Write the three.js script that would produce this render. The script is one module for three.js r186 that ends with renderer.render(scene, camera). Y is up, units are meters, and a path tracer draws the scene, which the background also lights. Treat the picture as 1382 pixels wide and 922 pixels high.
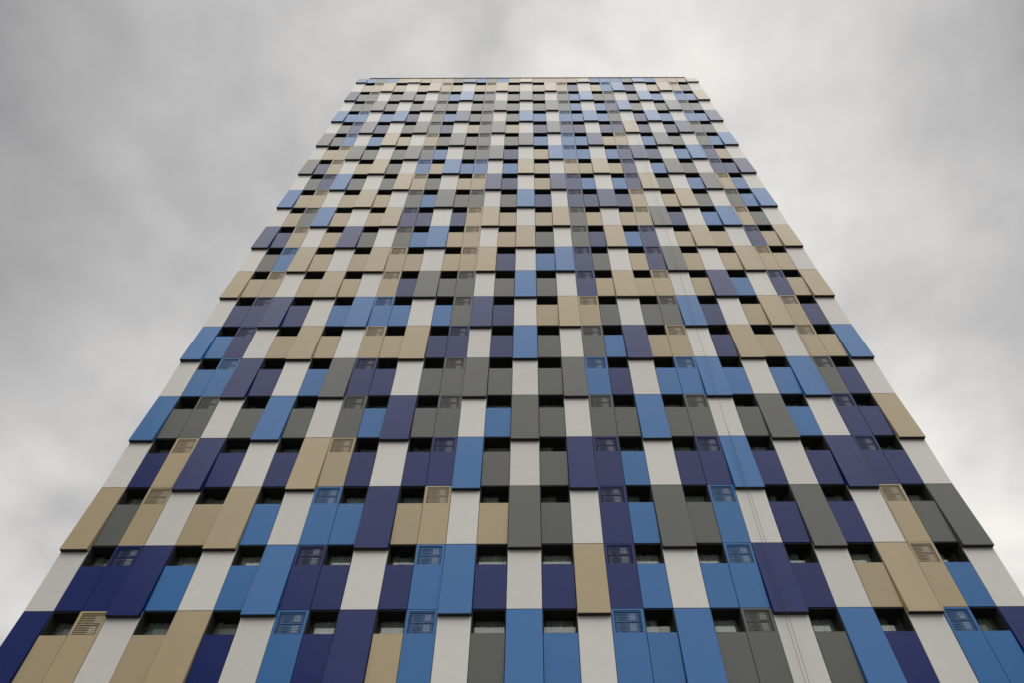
import * as THREE from 'three';
import { mergeGeometries } from 'three/addons/utils/BufferGeometryUtils.js';
import { ImprovedNoise } from 'three/addons/math/ImprovedNoise.js';

/* ------------------------------------------------------------------ camera, sky, sun, exposure */
const scene = new THREE.Scene();
const EYE = 1.6;
const camera = new THREE.PerspectiveCamera(2 * Math.atan(461 / 1000) * 180 / Math.PI, 1382 / 922, 0.1, 6000);
camera.position.set(0.103, EYE, 23.041);
camera.rotation.order = 'YXZ';
camera.rotation.set(54.403 * Math.PI / 180, -0.256 * Math.PI / 180, -0.446 * Math.PI / 180);
camera.setViewOffset(1382, 922, -26.2, 0, 1382, 922);
camera.updateProjectionMatrix();

const renderer = new THREE.WebGLRenderer({ antialias: true });
renderer.toneMapping = THREE.LinearToneMapping;
renderer.toneMappingExposure = 1.33;
renderer.shadowMap.enabled = true;

const perlin = new ImprovedNoise();
const fbm = (x, y, z, n) => { let s = 0, a = 0.5, f = 1; for (let i = 0; i < n; i++) { s += a * perlin.noise(x * f + i * 7.3, y * f - i * 3.1, z * f + i * 1.7); a *= 0.5; f *= 2.03; } return s; };
{
  // overcast sky: one layer of soft cloud with thicker and thinner masses
  const W = 2048, H = 1024, data = new Float32Array(W * H * 4);
  const masses = [ // direction, angular size, brightness change
    [[-0.64, 0.82, -0.06], 0.18, -0.24], [[-0.66, 0.62, -0.42], 0.15, -0.18], [[-0.55, 0.72, -0.40], 0.3, -0.04],
    [[-0.58, 0.54, -0.64], 0.16, 0.11], [[0.62, 0.80, -0.10], 0.15, -0.24], [[0.62, 0.60, -0.50], 0.09, -0.12],
    [[0.50, 0.53, -0.69], 0.11, 0.24], [[0.02, 0.97, -0.2], 0.22, 0.09], [[0.40, 0.80, -0.43], 0.15, 0.0],
  ].map(([d, s, a]) => { const l = Math.hypot(...d); return [d.map((v) => v / l), s, a]; });
  const sm = (a, b, t) => { t = Math.min(1, Math.max(0, (t - a) / (b - a))); return t * t * (3 - 2 * t); };
  for (let j = 0; j < H; j++) {
    const th = ((j + 0.5) / H - 0.5) * Math.PI, cy = Math.cos(th), y = Math.sin(th);
    for (let i = 0; i < W; i++) {
      const k = (j * W + i) * 4;
      let L = 0.5, warm = 0;
      if (y > -0.08) {
        const ph = ((i + 0.5) / W - 0.5) * 2 * Math.PI, x = Math.cos(ph) * cy, z = Math.sin(ph) * cy;
        const q = 1.9 / (Math.max(y, 0) + 0.55), px = x * q * 1.7 + 2.3, py = y * 1.4, pz = z * q * 1.7 - 4.1;
        const wx = fbm(px * 0.9 + 3, py, pz * 0.9, 4), wz = fbm(px * 0.9 - 9, py + 2.2, pz * 0.9 + 5, 4);
        const a = fbm(px + wx * 0.55, py + 3.3, pz + wz * 0.55, 6);
        const b = fbm(px * 2.6 + wx * 0.8, py * 2 + 8.6, pz * 2.6 + wz * 0.8, 6);
        const d = fbm(px * 7 + wz, py * 5 + 1.6, pz * 7 + wx, 4);
        L = 0.332 + 0.15 * sm(0.05, 0.98, y) + 0.22 * a + 0.13 * b + 0.05 * d;
        for (const [d, s, amp] of masses) {
          const c = x * d[0] + y * d[1] + z * d[2];
          if (c > 0.3) L += amp * Math.exp(-(1 - c) / (s * s)) * (1 + 0.9 * b + 0.5 * a);
        }
        L = Math.min(0.95, Math.max(0.2, L)); warm = L - 0.5;
      }
      data[k] = L * (1.012 + 0.06 * warm); data[k + 1] = L * (0.993); data[k + 2] = L * (0.977 - 0.16 * warm); data[k + 3] = 1;
    }
  }
  const sky = new THREE.DataTexture(data, W, H, THREE.RGBAFormat, THREE.FloatType);
  sky.mapping = THREE.EquirectangularReflectionMapping; sky.magFilter = THREE.LinearFilter; sky.minFilter = THREE.LinearFilter; sky.needsUpdate = true;
  scene.background = sky; scene.environment = sky;
}
const sun = new THREE.DirectionalLight(new THREE.Color(1, 0.98, 0.945), 1.05);
sun.position.set(9, 118, 53); sun.target.position.set(0, 40, 0);
sun.castShadow = true; sun.shadow.radius = 120; sun.shadow.mapSize.set(4096, 4096);
Object.assign(sun.shadow.camera, { left: -60, right: 60, top: 70, bottom: -70, near: 1, far: 300 });
scene.add(sun, sun.target);

/* ------------------------------------------------------------------ helpers */
let seed = 20231;
const rnd = () => { seed = (seed * 1664525 + 1013904223) >>> 0; return seed / 4294967296; };
const rr = (a, b) => a + (b - a) * rnd();
function mesh(name, geo, mat, parent, label) {
  const m = new THREE.Mesh(geo, mat); m.name = name; m.castShadow = m.receiveShadow = true;
  if (label) m.userData.label = label;
  parent.add(m); return m;
}
const box = (w, h, d, x, y, z) => { const g = new THREE.BoxGeometry(w, h, d); g.translate(x, y, z); return g; };

/* ------------------------------------------------------------------ materials */
function noiseTex(n, fn, srgb) {
  const d = new Uint8Array(n * n * 4);
  for (let j = 0; j < n; j++) for (let i = 0; i < n; i++) {
    const v = fn(i / n, j / n), k = (j * n + i) * 4; d[k] = d[k + 1] = d[k + 2] = Math.max(0, Math.min(255, v * 255)); d[k + 3] = 255;
  }
  const t = new THREE.DataTexture(d, n, n); t.wrapS = t.wrapT = THREE.RepeatWrapping; t.magFilter = THREE.LinearFilter; t.minFilter = THREE.LinearMipmapLinearFilter;
  t.generateMipmaps = true; if (srgb) t.colorSpace = THREE.SRGBColorSpace; t.needsUpdate = true; return t;
}
// tileable fbm: noise on a torus
const torus = (u, v, f, n, o) => { const a = u * 2 * Math.PI, b = v * 2 * Math.PI; return fbm(Math.cos(a) * f + o, Math.sin(a) * f + Math.cos(b) * f * 1.3, Math.sin(b) * f * 1.3 - o, n); };
const mottle = noiseTex(512, (u, v) => 0.985 + 0.018 * torus(u, v, 1.6, 3, 3) + 0.014 * (rnd() - 0.5), true); mottle.repeat.set(0.31, 0.23);

const PAINT = { w: [0.785, 0.762, 0.715], n: [0.0080, 0.021, 0.142], b: [0.050, 0.188, 0.46], t: [0.52, 0.415, 0.255], g: [0.135, 0.138, 0.127] };
const NAMES = { w: 'white', n: 'navy blue', b: 'sky blue', t: 'tan', g: 'grey' };
const paint = {};
for (const k in PAINT) paint[k] = [-0.045, 0, 0.04].map((dv, i) => {
  const c = PAINT[k].map((v) => v * (1 + dv));
  return new THREE.MeshPhysicalMaterial({ color: new THREE.Color().setRGB(...c), roughness: 0.22 + 0.02 * i, map: mottle, ior: 1.28 });
});
const pick = (k) => paint[k][Math.floor(rnd() * 3)];
const M = {
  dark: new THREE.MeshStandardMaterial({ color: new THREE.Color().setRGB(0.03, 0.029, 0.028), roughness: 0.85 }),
  room: new THREE.MeshStandardMaterial({ color: new THREE.Color().setRGB(0.55, 0.53, 0.49), roughness: 0.9 }),
  backing: new THREE.MeshStandardMaterial({ color: new THREE.Color().setRGB(0.25, 0.245, 0.235), roughness: 0.9 }),
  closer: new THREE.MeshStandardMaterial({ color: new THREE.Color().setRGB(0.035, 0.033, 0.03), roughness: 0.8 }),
  niche: new THREE.MeshStandardMaterial({ color: new THREE.Color().setRGB(0.32, 0.32, 0.31), roughness: 0.7 }),
  frame: new THREE.MeshStandardMaterial({ color: new THREE.Color().setRGB(0.05, 0.052, 0.05), roughness: 0.45, metalness: 0.4 }),
  rail: new THREE.MeshStandardMaterial({ color: new THREE.Color().setRGB(0.14, 0.145, 0.14), roughness: 0.5 }),
  glass: new THREE.MeshPhysicalMaterial({ color: new THREE.Color().setRGB(0.95, 0.98, 0.96), transmission: 1, thickness: 0, roughness: 0.02, ior: 1.5 }),
  curtain: [[0.50, 0.53, 0.48], [0.36, 0.39, 0.36], [0.60, 0.62, 0.57]].map((c) => new THREE.MeshStandardMaterial({ color: new THREE.Color().setRGB(...c), roughness: 0.95, side: THREE.DoubleSide })),
  acBody: new THREE.MeshStandardMaterial({ color: new THREE.Color().setRGB(0.22, 0.22, 0.21), roughness: 0.6 }),
  acCover: new THREE.MeshStandardMaterial({ color: new THREE.Color().setRGB(0.75, 0.75, 0.73), roughness: 0.55 }),
  acFan: new THREE.MeshStandardMaterial({ color: new THREE.Color().setRGB(0.10, 0.10, 0.10), roughness: 0.6 }),
  card: new THREE.MeshStandardMaterial({ color: new THREE.Color().setRGB(0.8, 0.82, 0.8), roughness: 0.7 }),
  coping: new THREE.MeshStandardMaterial({ color: new THREE.Color().setRGB(0.33, 0.27, 0.18), roughness: 0.5, metalness: 0.3 }),
  cable: new THREE.MeshStandardMaterial({ color: new THREE.Color().setRGB(0.05, 0.048, 0.046), roughness: 0.6 }),
  concrete: new THREE.MeshStandardMaterial({ color: new THREE.Color().setRGB(0.30, 0.29, 0.27), roughness: 0.85, map: mottle }),
  asphalt: new THREE.MeshStandardMaterial({ color: new THREE.Color().setRGB(0.07, 0.068, 0.066), roughness: 0.9 }),
};

/* ------------------------------------------------------------------ ground */
{
  const g = new THREE.PlaneGeometry(6000, 6000); g.rotateX(-Math.PI / 2);
  const m = mesh('ground', g, M.asphalt, scene); m.userData = { label: 'flat grey paved ground around the foot of the tower', category: 'ground', kind: 'structure' };
}

/* ------------------------------------------------------------------ the tower */
// columns: P pier (white flat / coloured tilted panel by turns), W window over spandrel, G louvred grille
const KIND = 'PWGPWPWPGWPWGPWPWPGWPWGPWPWPGWP'.split('');
const X = [-17.858, -16.8, -15.814, -14.796, -13.602, -12.426, -11.148, -10.074, -8.848, -7.724, -6.66, -5.326, -4.276, -3.169, -1.97, -0.766, 0.524, 1.742, 2.931, 4.096, 5.161, 6.472, 7.536, 8.633, 9.872, 10.973, 12.25, 13.374, 14.645, 15.659, 16.668, 17.858];
const ROWS = [ // from the row just under the picture upwards
  'wggtgwbgttwgttbwnbbbwbbgnwgngtw',
  'nttwttnwbnntbwgbbwbbbggwgbnwbbn',
  'wnnnbwbbnnwnbbnwntnbwbbnnwtttbw',
  'tgtwttbwbbnttwtggwnbggbwngnwtgg',
  'wntnnwnttnwnnbgwgnnbwnnbnwnnnnw',
  'bggwgbgwgbnggwbggwggbggwggbwnnt',
  'wbbnnwbgnnwggggwggbnwbbbbwbbgnw',
  'bbnwtttwtttnnwnbgwgbnttwnttwttb',
  'wnnnnwbbbbwbgnnwtttgwggbnwtttnw',
  'tttwtttwtngggwgbgwnttttwtnbwntt',
  'wgbttwttttwtttnwbbngwtngtwttttw',
  'nntwtngwgbbttwttgwgntbnwtttwntt',
  'wtgbtwttnnwntttwttgtwttgnwbbtgw',
  'bttwtttwgbgggwgbnwnnnntwttgwgbb',
  'wgnbgwgttgwttnnwtnnbwbntgwbgtbw',
  'gntwttgwbtbbbwbttwttttnwbggwnnn',
  'wttggwgggbwgggnwtbbbwbnnnwbbntw',
  'ggbwbttwtggggwggbwbbnttwbggwgbb',
  'wgngnwgggnwtggtwngnnwnntnwnnggw',
  'bbbwbbnwgbnggwgbbwbbbbgwnbbwbbn',
  'wggggwggggwggggwgggbwbnbgwggggw',
  'nggwgggwgbbggwgggwgbbggwgbbwbbt',
  'wttttwttttwttttwtttnwtbbnwtttgw',
];
const PARAPET = 'bbgbtttttgnbgbtttttttbbbgbbtttt';
for (const r of [...ROWS, PARAPET]) if (r.length !== 31) throw new Error('row length ' + r + ' ' + r.length);
const BASE = 17.386;                                                     // height of the top line of row 1
const DY = [0, 0.078, -0.05, -0.011, -0.031, -0.072, -0.019, -0.055, 0.003, -0.026, 0.047, 0.058, 0.04, 0.065, 0.047, -0.008, 0.035, 0.021, 0.012, 0.001, -0.001, -0.06, -0.04];
const lineY = (k) => BASE + (k - 1) * 3 + (DY[k] ?? 0);                   // top line of row k
const TOP = BASE + 64.5, GAP = 0.018, OPEN = 0.945, OUT = 0.175, HANG = 0.285, DEPTH = 0.54;

const tower = new THREE.Group(); tower.name = 'residential_tower'; scene.add(tower);
tower.userData = { label: 'tall slab tower clad in navy, sky blue, tan, grey and white panels', category: 'building' };

// a folded sheet panel: top edge at y = 0, front at z = zt (top) to zb (bottom), softened front edges
const panelCache = new Map();
function panelGeo(w, h, zt, zb) {
  const key = [w, h, zt, zb].map((v) => v.toFixed(3)).join();
  if (panelCache.has(key)) return panelCache.get(key);
  const c = 0.009, t = 0.07, hw = w / 2, pos = [], nor = [], uv = [], idx = [];
  const zAt = (y) => zt + (zb - zt) * (-y / h);
  const F = [[-hw + c, -c], [hw - c, -c], [hw - c, -h + c], [-hw + c, -h + c]].map(([x, y]) => [x, y, zAt(y)]);
  const E = [[-hw, 0], [hw, 0], [hw, -h], [-hw, -h]].map(([x, y]) => [x, y, zAt(y) - c]);
  const B = E.map(([x, y]) => [x, y, -t]);
  const quad = (a, b, d, e) => {
    const o = pos.length / 3, A = new THREE.Vector3(...a), u = new THREE.Vector3(...b).sub(A), v = new THREE.Vector3(...e).sub(A), n = u.cross(v).normalize();
    for (const p of [a, b, d, e]) { pos.push(...p); nor.push(n.x, n.y, n.z); uv.push(p[0] + (Math.abs(n.x) > 0.7 ? p[2] : 0) + 5, p[1] + (Math.abs(n.y) > 0.7 ? p[2] : 0)); }
    idx.push(o, o + 1, o + 2, o, o + 2, o + 3);
  };
  quad(F[3], F[2], F[1], F[0]);
  for (let i = 0; i < 4; i++) { const j = (i + 1) % 4; quad(F[i], F[j], E[j], E[i]); quad(E[i], E[j], B[j], B[i]); }
  quad(B[0], B[1], B[2], B[3]);
  const g = new THREE.BufferGeometry();
  g.setAttribute('position', new THREE.Float32BufferAttribute(pos, 3)); g.setAttribute('normal', new THREE.Float32BufferAttribute(nor, 3)); g.setAttribute('uv', new THREE.Float32BufferAttribute(uv, 2)); g.setIndex(idx);
  panelCache.set(key, g); return g;
}
function placePanel(name, col, key, yTop, yBot, zt, zb) {
  const w = X[col + 1] - X[col] - GAP, h = yTop - yBot;
  const m = mesh(name, panelGeo(w, h, zt, zb), pick(key), tower, NAMES[key] + ' ' + name.replace(/_/g, ' '));
  m.position.set((X[col] + X[col + 1]) / 2, yTop, rr(-0.002, 0.002));
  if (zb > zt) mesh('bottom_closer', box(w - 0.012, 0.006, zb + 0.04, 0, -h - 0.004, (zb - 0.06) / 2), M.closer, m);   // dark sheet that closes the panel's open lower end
  m.rotation.set(rr(-1, 1) * 0.0014, rr(-1, 1) * 0.0022, rr(-1, 1) * 0.0006);
  return m;
}

// geometry shared by windows of one column
const foldGeos = [];
for (let v = 0; v < 6; v++) {                                            // six drapes, one unit wide and high, hanging in folds
  const n = 72, g = new THREE.PlaneGeometry(1, 1, n, 1), p = g.attributes.position, folds = rr(4, 7);
  for (let i = 0; i < p.count; i++) { const x = p.getX(i) + 0.5; const a = x * folds * 2 * Math.PI + 2.2 * Math.sin(x * 9 + v * 2); p.setZ(i, 0.028 * Math.sin(a) + 0.012 * Math.sin(a * 2.3 + v)); p.setX(i, p.getX(i) + 0.006 * Math.cos(a)); }
  g.computeVertexNormals(); foldGeos.push(g);
}
const blindGeo = new THREE.BoxGeometry(1, 1, 0.004);
const colGeo = KIND.map((kind, c) => {
  const w = X[c + 1] - X[c];
  if (kind === 'W') {
    const far = -DEPTH - 0.034, len = -far - 0.03, zc = far + len / 2, th = 0.03;
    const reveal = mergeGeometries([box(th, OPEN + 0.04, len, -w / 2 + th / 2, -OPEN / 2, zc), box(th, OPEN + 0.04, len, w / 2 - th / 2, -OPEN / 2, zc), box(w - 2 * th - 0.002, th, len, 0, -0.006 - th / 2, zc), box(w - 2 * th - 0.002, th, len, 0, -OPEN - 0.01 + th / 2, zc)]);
    const rz = far - 0.002, rl = 3.4, rc = rz - rl / 2, rh = 2.5, fy = -1.9;              // the room: floor below the sill, ceiling just over the head, back wall
    const room = mergeGeometries([box(0.03, rh, rl, -w / 2 + 0.015, fy + rh / 2, rc), box(0.03, rh, rl, w / 2 - 0.015, fy + rh / 2, rc), box(w - 0.062, 0.03, rl, 0, fy + rh - 0.015, rc), box(w - 0.062, 0.03, rl, 0, fy + 0.015, rc), box(w - 0.062, rh - 0.062, 0.03, 0, fy + rh / 2, rz - rl + 0.015),
      box(w - 0.062, -fy - OPEN - 0.03, 0.03, 0, fy + 0.031 + (-fy - OPEN - 0.03) / 2, rz - 0.015), box(w - 0.062, fy + rh - 0.035, 0.03, 0, (fy + rh - 0.03) / 2, rz - 0.015)]);
    const iw = w - 2 * th - 0.004, ih = OPEN - 2 * th, top = -0.006 - th - 0.002, s = 0.03;
    const frame = mergeGeometries([box(s, ih - 0.01, 0.06, -iw / 2 + s / 2, top - ih / 2, -DEPTH), box(s, ih - 0.01, 0.06, iw / 2 - s / 2, top - ih / 2, -DEPTH), box(iw - 2 * s - 0.002, s, 0.06, 0, top - s / 2 - 0.004, -DEPTH)]);
    const rail = box(iw - 2 * s - 0.002, s, 0.064, 0, top - ih + s / 2 + 0.008, -DEPTH);
    const glass = box(iw - 2 * s - 0.004, ih - 2 * s, 0.008, 0, top - ih / 2, -DEPTH);
    return { room, reveal, frame, rail, glass, iw: iw - 2 * s, ih, top };
  }
  if (kind === 'G') {
    const gw = w - GAP, hw = gw / 2, ml = 0.095, mt = 0.07, t = 0.05;
    const make = (h) => {
      const s = new THREE.Shape([[-hw, 0], [hw, 0], [hw, -h], [-hw, -h]].map((p) => new THREE.Vector2(...p)));
      s.holes.push(new THREE.Path([[-hw + ml, -mt], [-hw + ml, -OPEN], [hw - ml, -OPEN], [hw - ml, -mt]].map((p) => new THREE.Vector2(...p))));
      const g = new THREE.ExtrudeGeometry(s, { depth: t, bevelEnabled: false, steps: 1 }); g.translate(0, 0, -t); return g;
    };
    const ow = gw - 2 * ml, oh = OPEN - mt, blades = [], n = 13, pitch = oh / n;
    for (let i = 0; i < n; i++) blades.push(box(ow - 0.004, pitch * 0.40, 0.010, 0, -mt - pitch * (i + 0.5), -0.03));
    const z0 = -0.06, z1 = -0.72, len = z0 - z1, zc = (z0 + z1) / 2, th = 0.02, bw = ow + 0.1, bh = oh + 0.08, yc = -mt - oh / 2;
    const niche = mergeGeometries([box(th, bh, len, -bw / 2, yc, zc), box(th, bh, len, bw / 2, yc, zc), box(bw - th - 0.002, th, len, 0, yc + bh / 2 - th / 2, zc), box(bw - th - 0.002, th, len, 0, yc - bh / 2 + th / 2, zc), box(bw - th - 0.002, bh - 2 * th - 0.002, th, 0, yc, z1)]);
    return { cache: new Map(), make, louvre: mergeGeometries(blades), niche, ow, oh, mt };
  }
  return null;
});
const fanGeo = new THREE.TorusGeometry(0.142, 0.012, 5, 20), fanDisc = new THREE.CylinderGeometry(0.14, 0.14, 0.012, 20).rotateX(Math.PI / 2);
const fanRings = [0.035, 0.07, 0.105].map((r) => new THREE.TorusGeometry(r, 0.004, 4, 16).translate(0, 0, 0.01));
const fanAll = mergeGeometries([fanDisc.toNonIndexed(), fanGeo.toNonIndexed(), ...fanRings.map((g) => g.toNonIndexed())]);
const acBodyGeo = new THREE.BoxGeometry(0.80, 0.34, 0.28), acCoverGeo = mergeGeometries([box(0.1, 0.29, 0.02, -0.058, 0, 0), box(0.1, 0.29, 0.02, 0.058, 0, 0)]);

function buildWindow(col, k) {
  const c = colGeo[col], g = new THREE.Group(); g.name = 'window'; tower.add(g);
  g.position.set((X[col] + X[col + 1]) / 2, lineY(k), 0);
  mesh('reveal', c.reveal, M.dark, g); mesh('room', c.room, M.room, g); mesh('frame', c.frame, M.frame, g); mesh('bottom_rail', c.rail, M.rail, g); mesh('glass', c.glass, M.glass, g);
  const mat = M.curtain[Math.floor(rnd() * 3)], bottom = c.top - c.ih + 0.012, full = c.ih - 0.04;
  const hang = (name, x0, x1, h, geo, z, mt) => { const m = mesh(name, geo, mt, g); m.scale.set((x1 - x0) * c.iw, h, 1); m.position.set((x0 + x1 - 1) / 2 * c.iw, bottom + h / 2, z); };
  const fold = () => foldGeos[Math.floor(rnd() * 6)];
  const style = rnd();
  if (style < 0.45) hang('curtain', 0.02, 0.98, full, fold(), -0.64, mat);
  else if (style < 0.75) { hang('curtain', 0.02, rr(0.2, 0.34), full, fold(), -0.64, mat); hang('curtain', rr(0.7, 0.82), 0.98, full, fold(), -0.64, mat); hang('blind', 0.03, 0.97, full * 0.98, blindGeo, -0.70, M.curtain[1]); }
  else if (style < 0.9) hang('curtain', 0.02, rr(0.5, 0.75), full, fold(), -0.64, mat);
  else { hang('blind', 0.03, 0.97, full, blindGeo, -0.64, M.curtain[1]); }
  return g;
}
function buildGrille(col, k, key) {
  const c = colGeo[col], x = (X[col] + X[col + 1]) / 2, y = lineY(k), h = y - lineY(k - 1) - GAP;
  const hk = h.toFixed(3); if (!c.cache.has(hk)) c.cache.set(hk, c.make(h));
  const mat = pick(key), p = mesh('grille_panel', c.cache.get(hk), mat, tower, NAMES[key] + ' panel with a louvred grille at its head');
  p.position.set(x, y - GAP / 2, rr(-0.002, 0.002)); p.rotation.set(rr(-1, 1) * 0.001, rr(-1, 1) * 0.0015, 0);
  const l = mesh('louvre', c.louvre, mat, p); l.userData.kind = 'stuff';
  mesh('niche', c.niche, M.niche, p);
  for (const [dy, dx] of [[0.27, rr(-0.03, 0.03)], [0.69, rr(-0.03, 0.03)]]) {
    const a = new THREE.Group(); a.name = 'air_conditioner'; tower.add(a); a.position.set(x + dx, y - GAP / 2 - dy, -0.25);
    mesh('casing', acBodyGeo, M.acBody, a); mesh('fan_guard', fanAll, M.acFan, a).position.set(-0.16, 0, 0.146); mesh('service_cover', acCoverGeo, M.acCover, a).position.set(0.19, 0, 0.15);
  }
}

for (let k = 0; k < ROWS.length; k++) {
  const row = ROWS[k], yT = lineY(k) - GAP / 2, yB = lineY(k - 1) + GAP / 2;
  let pier = 0;
  for (let c = 0; c < 31; c++) {
    const key = row[c];
    if (KIND[c] === 'P') {
      if (key === 'w') placePanel('flat_pier_panel', c, 'w', yT - (k < 22 ? 0 : 0), yB, 0, 0);
      else placePanel('tilted_pier_panel', c, key, yT, yB - GAP / 2 - HANG, 0, OUT);
      if ((pier + k) % 2 === 1 !== (key !== 'w')) throw new Error('pier parity row ' + k + ' col ' + c);
      pier++;
    } else if (KIND[c] === 'W') { placePanel('spandrel_panel', c, key, lineY(k) - OPEN, yB, 0, 0); buildWindow(c, k); } else buildGrille(c, k, key);
  }
}
// parapet row, its coping and the closing faces of the slab
for (let c = 0, pier = 0; c < 31; c++) {
  const tilt = KIND[c] === 'P' && pier++ % 2 === 0, end = c === 0 || c === 30, yB = lineY(22) + GAP / 2;
  placePanel('parapet_panel', c, PARAPET[c], TOP - (end ? 0.10 : 0.02), yB - (tilt ? HANG : 0), 0, tilt ? OUT * 0.8 : 0);
}
mesh('coping', box(X[30] - X[1] - 0.03, 0.10, 0.36, 0, TOP + 0.045, -0.13), M.coping, tower);
mesh('core', box(X[31] - X[0] - 0.2, TOP - 11.6, 11.2, 0, (TOP + 11.0) / 2, -9.75), M.backing, tower);
for (const s of [-1, 1]) mesh('side_wall', box(0.09, TOP - 11.5, 15.3, s * 17.81, (TOP + 11.2) / 2, -7.75), paint.g[1], tower);
mesh('podium_wall', box(35.5, 11.3, 15.1, 0, 5.65, -7.75), M.concrete, tower);
{ // the small pale card stuck in one low window
  const m = mesh('card', box(0.24, 0.05, 0.004, (X[9] + X[10]) / 2 + 0.02, lineY(1) - 0.66, -0.52), M.card, tower); m.name = 'window_card';
}

/* ------------------------------------------------------------------ ropes hanging down the facade from the roof */
function rope(x0, slope, z, label, tie) {
  const yRoof = TOP + 0.1, at = (y) => x0 + slope * (y - BASE), pts = [];
  pts.push(new THREE.Vector3(at(0.02) - 0.1, 0.02, z + 0.1));
  for (const y of [6, 16, 22, 28, 40, 52, 64, 76]) if (!tie || y < tie[1] - 3) pts.push(new THREE.Vector3(at(y), y, z));
  if (tie) pts.push(new THREE.Vector3(tie[0] + 0.05, tie[1] - 2, z), new THREE.Vector3(tie[0] + 0.012, tie[1], z));   // tied to its neighbour
  else pts.push(new THREE.Vector3(at(yRoof), yRoof - 0.05, 0.17), new THREE.Vector3(at(yRoof), yRoof + 0.012, -0.02), new THREE.Vector3(at(yRoof), yRoof + 0.006, -0.3));
  const g = new THREE.TubeGeometry(new THREE.CatmullRomCurve3(pts, false, 'catmullrom', 0.3), 160, 0.0065, 6, false);
  const m = mesh('rope', g, M.cable, scene); m.userData = { label, category: 'rope', group: 'ropes hanging down the facade' };
}
rope(8.93, 0.0112, 0.28, 'thin dark rope hanging from the roof down the pier between grilles and windows');
rope(9.06, 0.0112, 0.28, 'short dark rope tied part way up to the longer rope on the pier', [8.93 + 0.0112 * (26.5 - BASE), 26.5]);
rope(14.50, 0.0037, 0.28, 'thin dark rope hanging alone across the grilles beside the end bay of windows');

renderer.render(scene, camera);
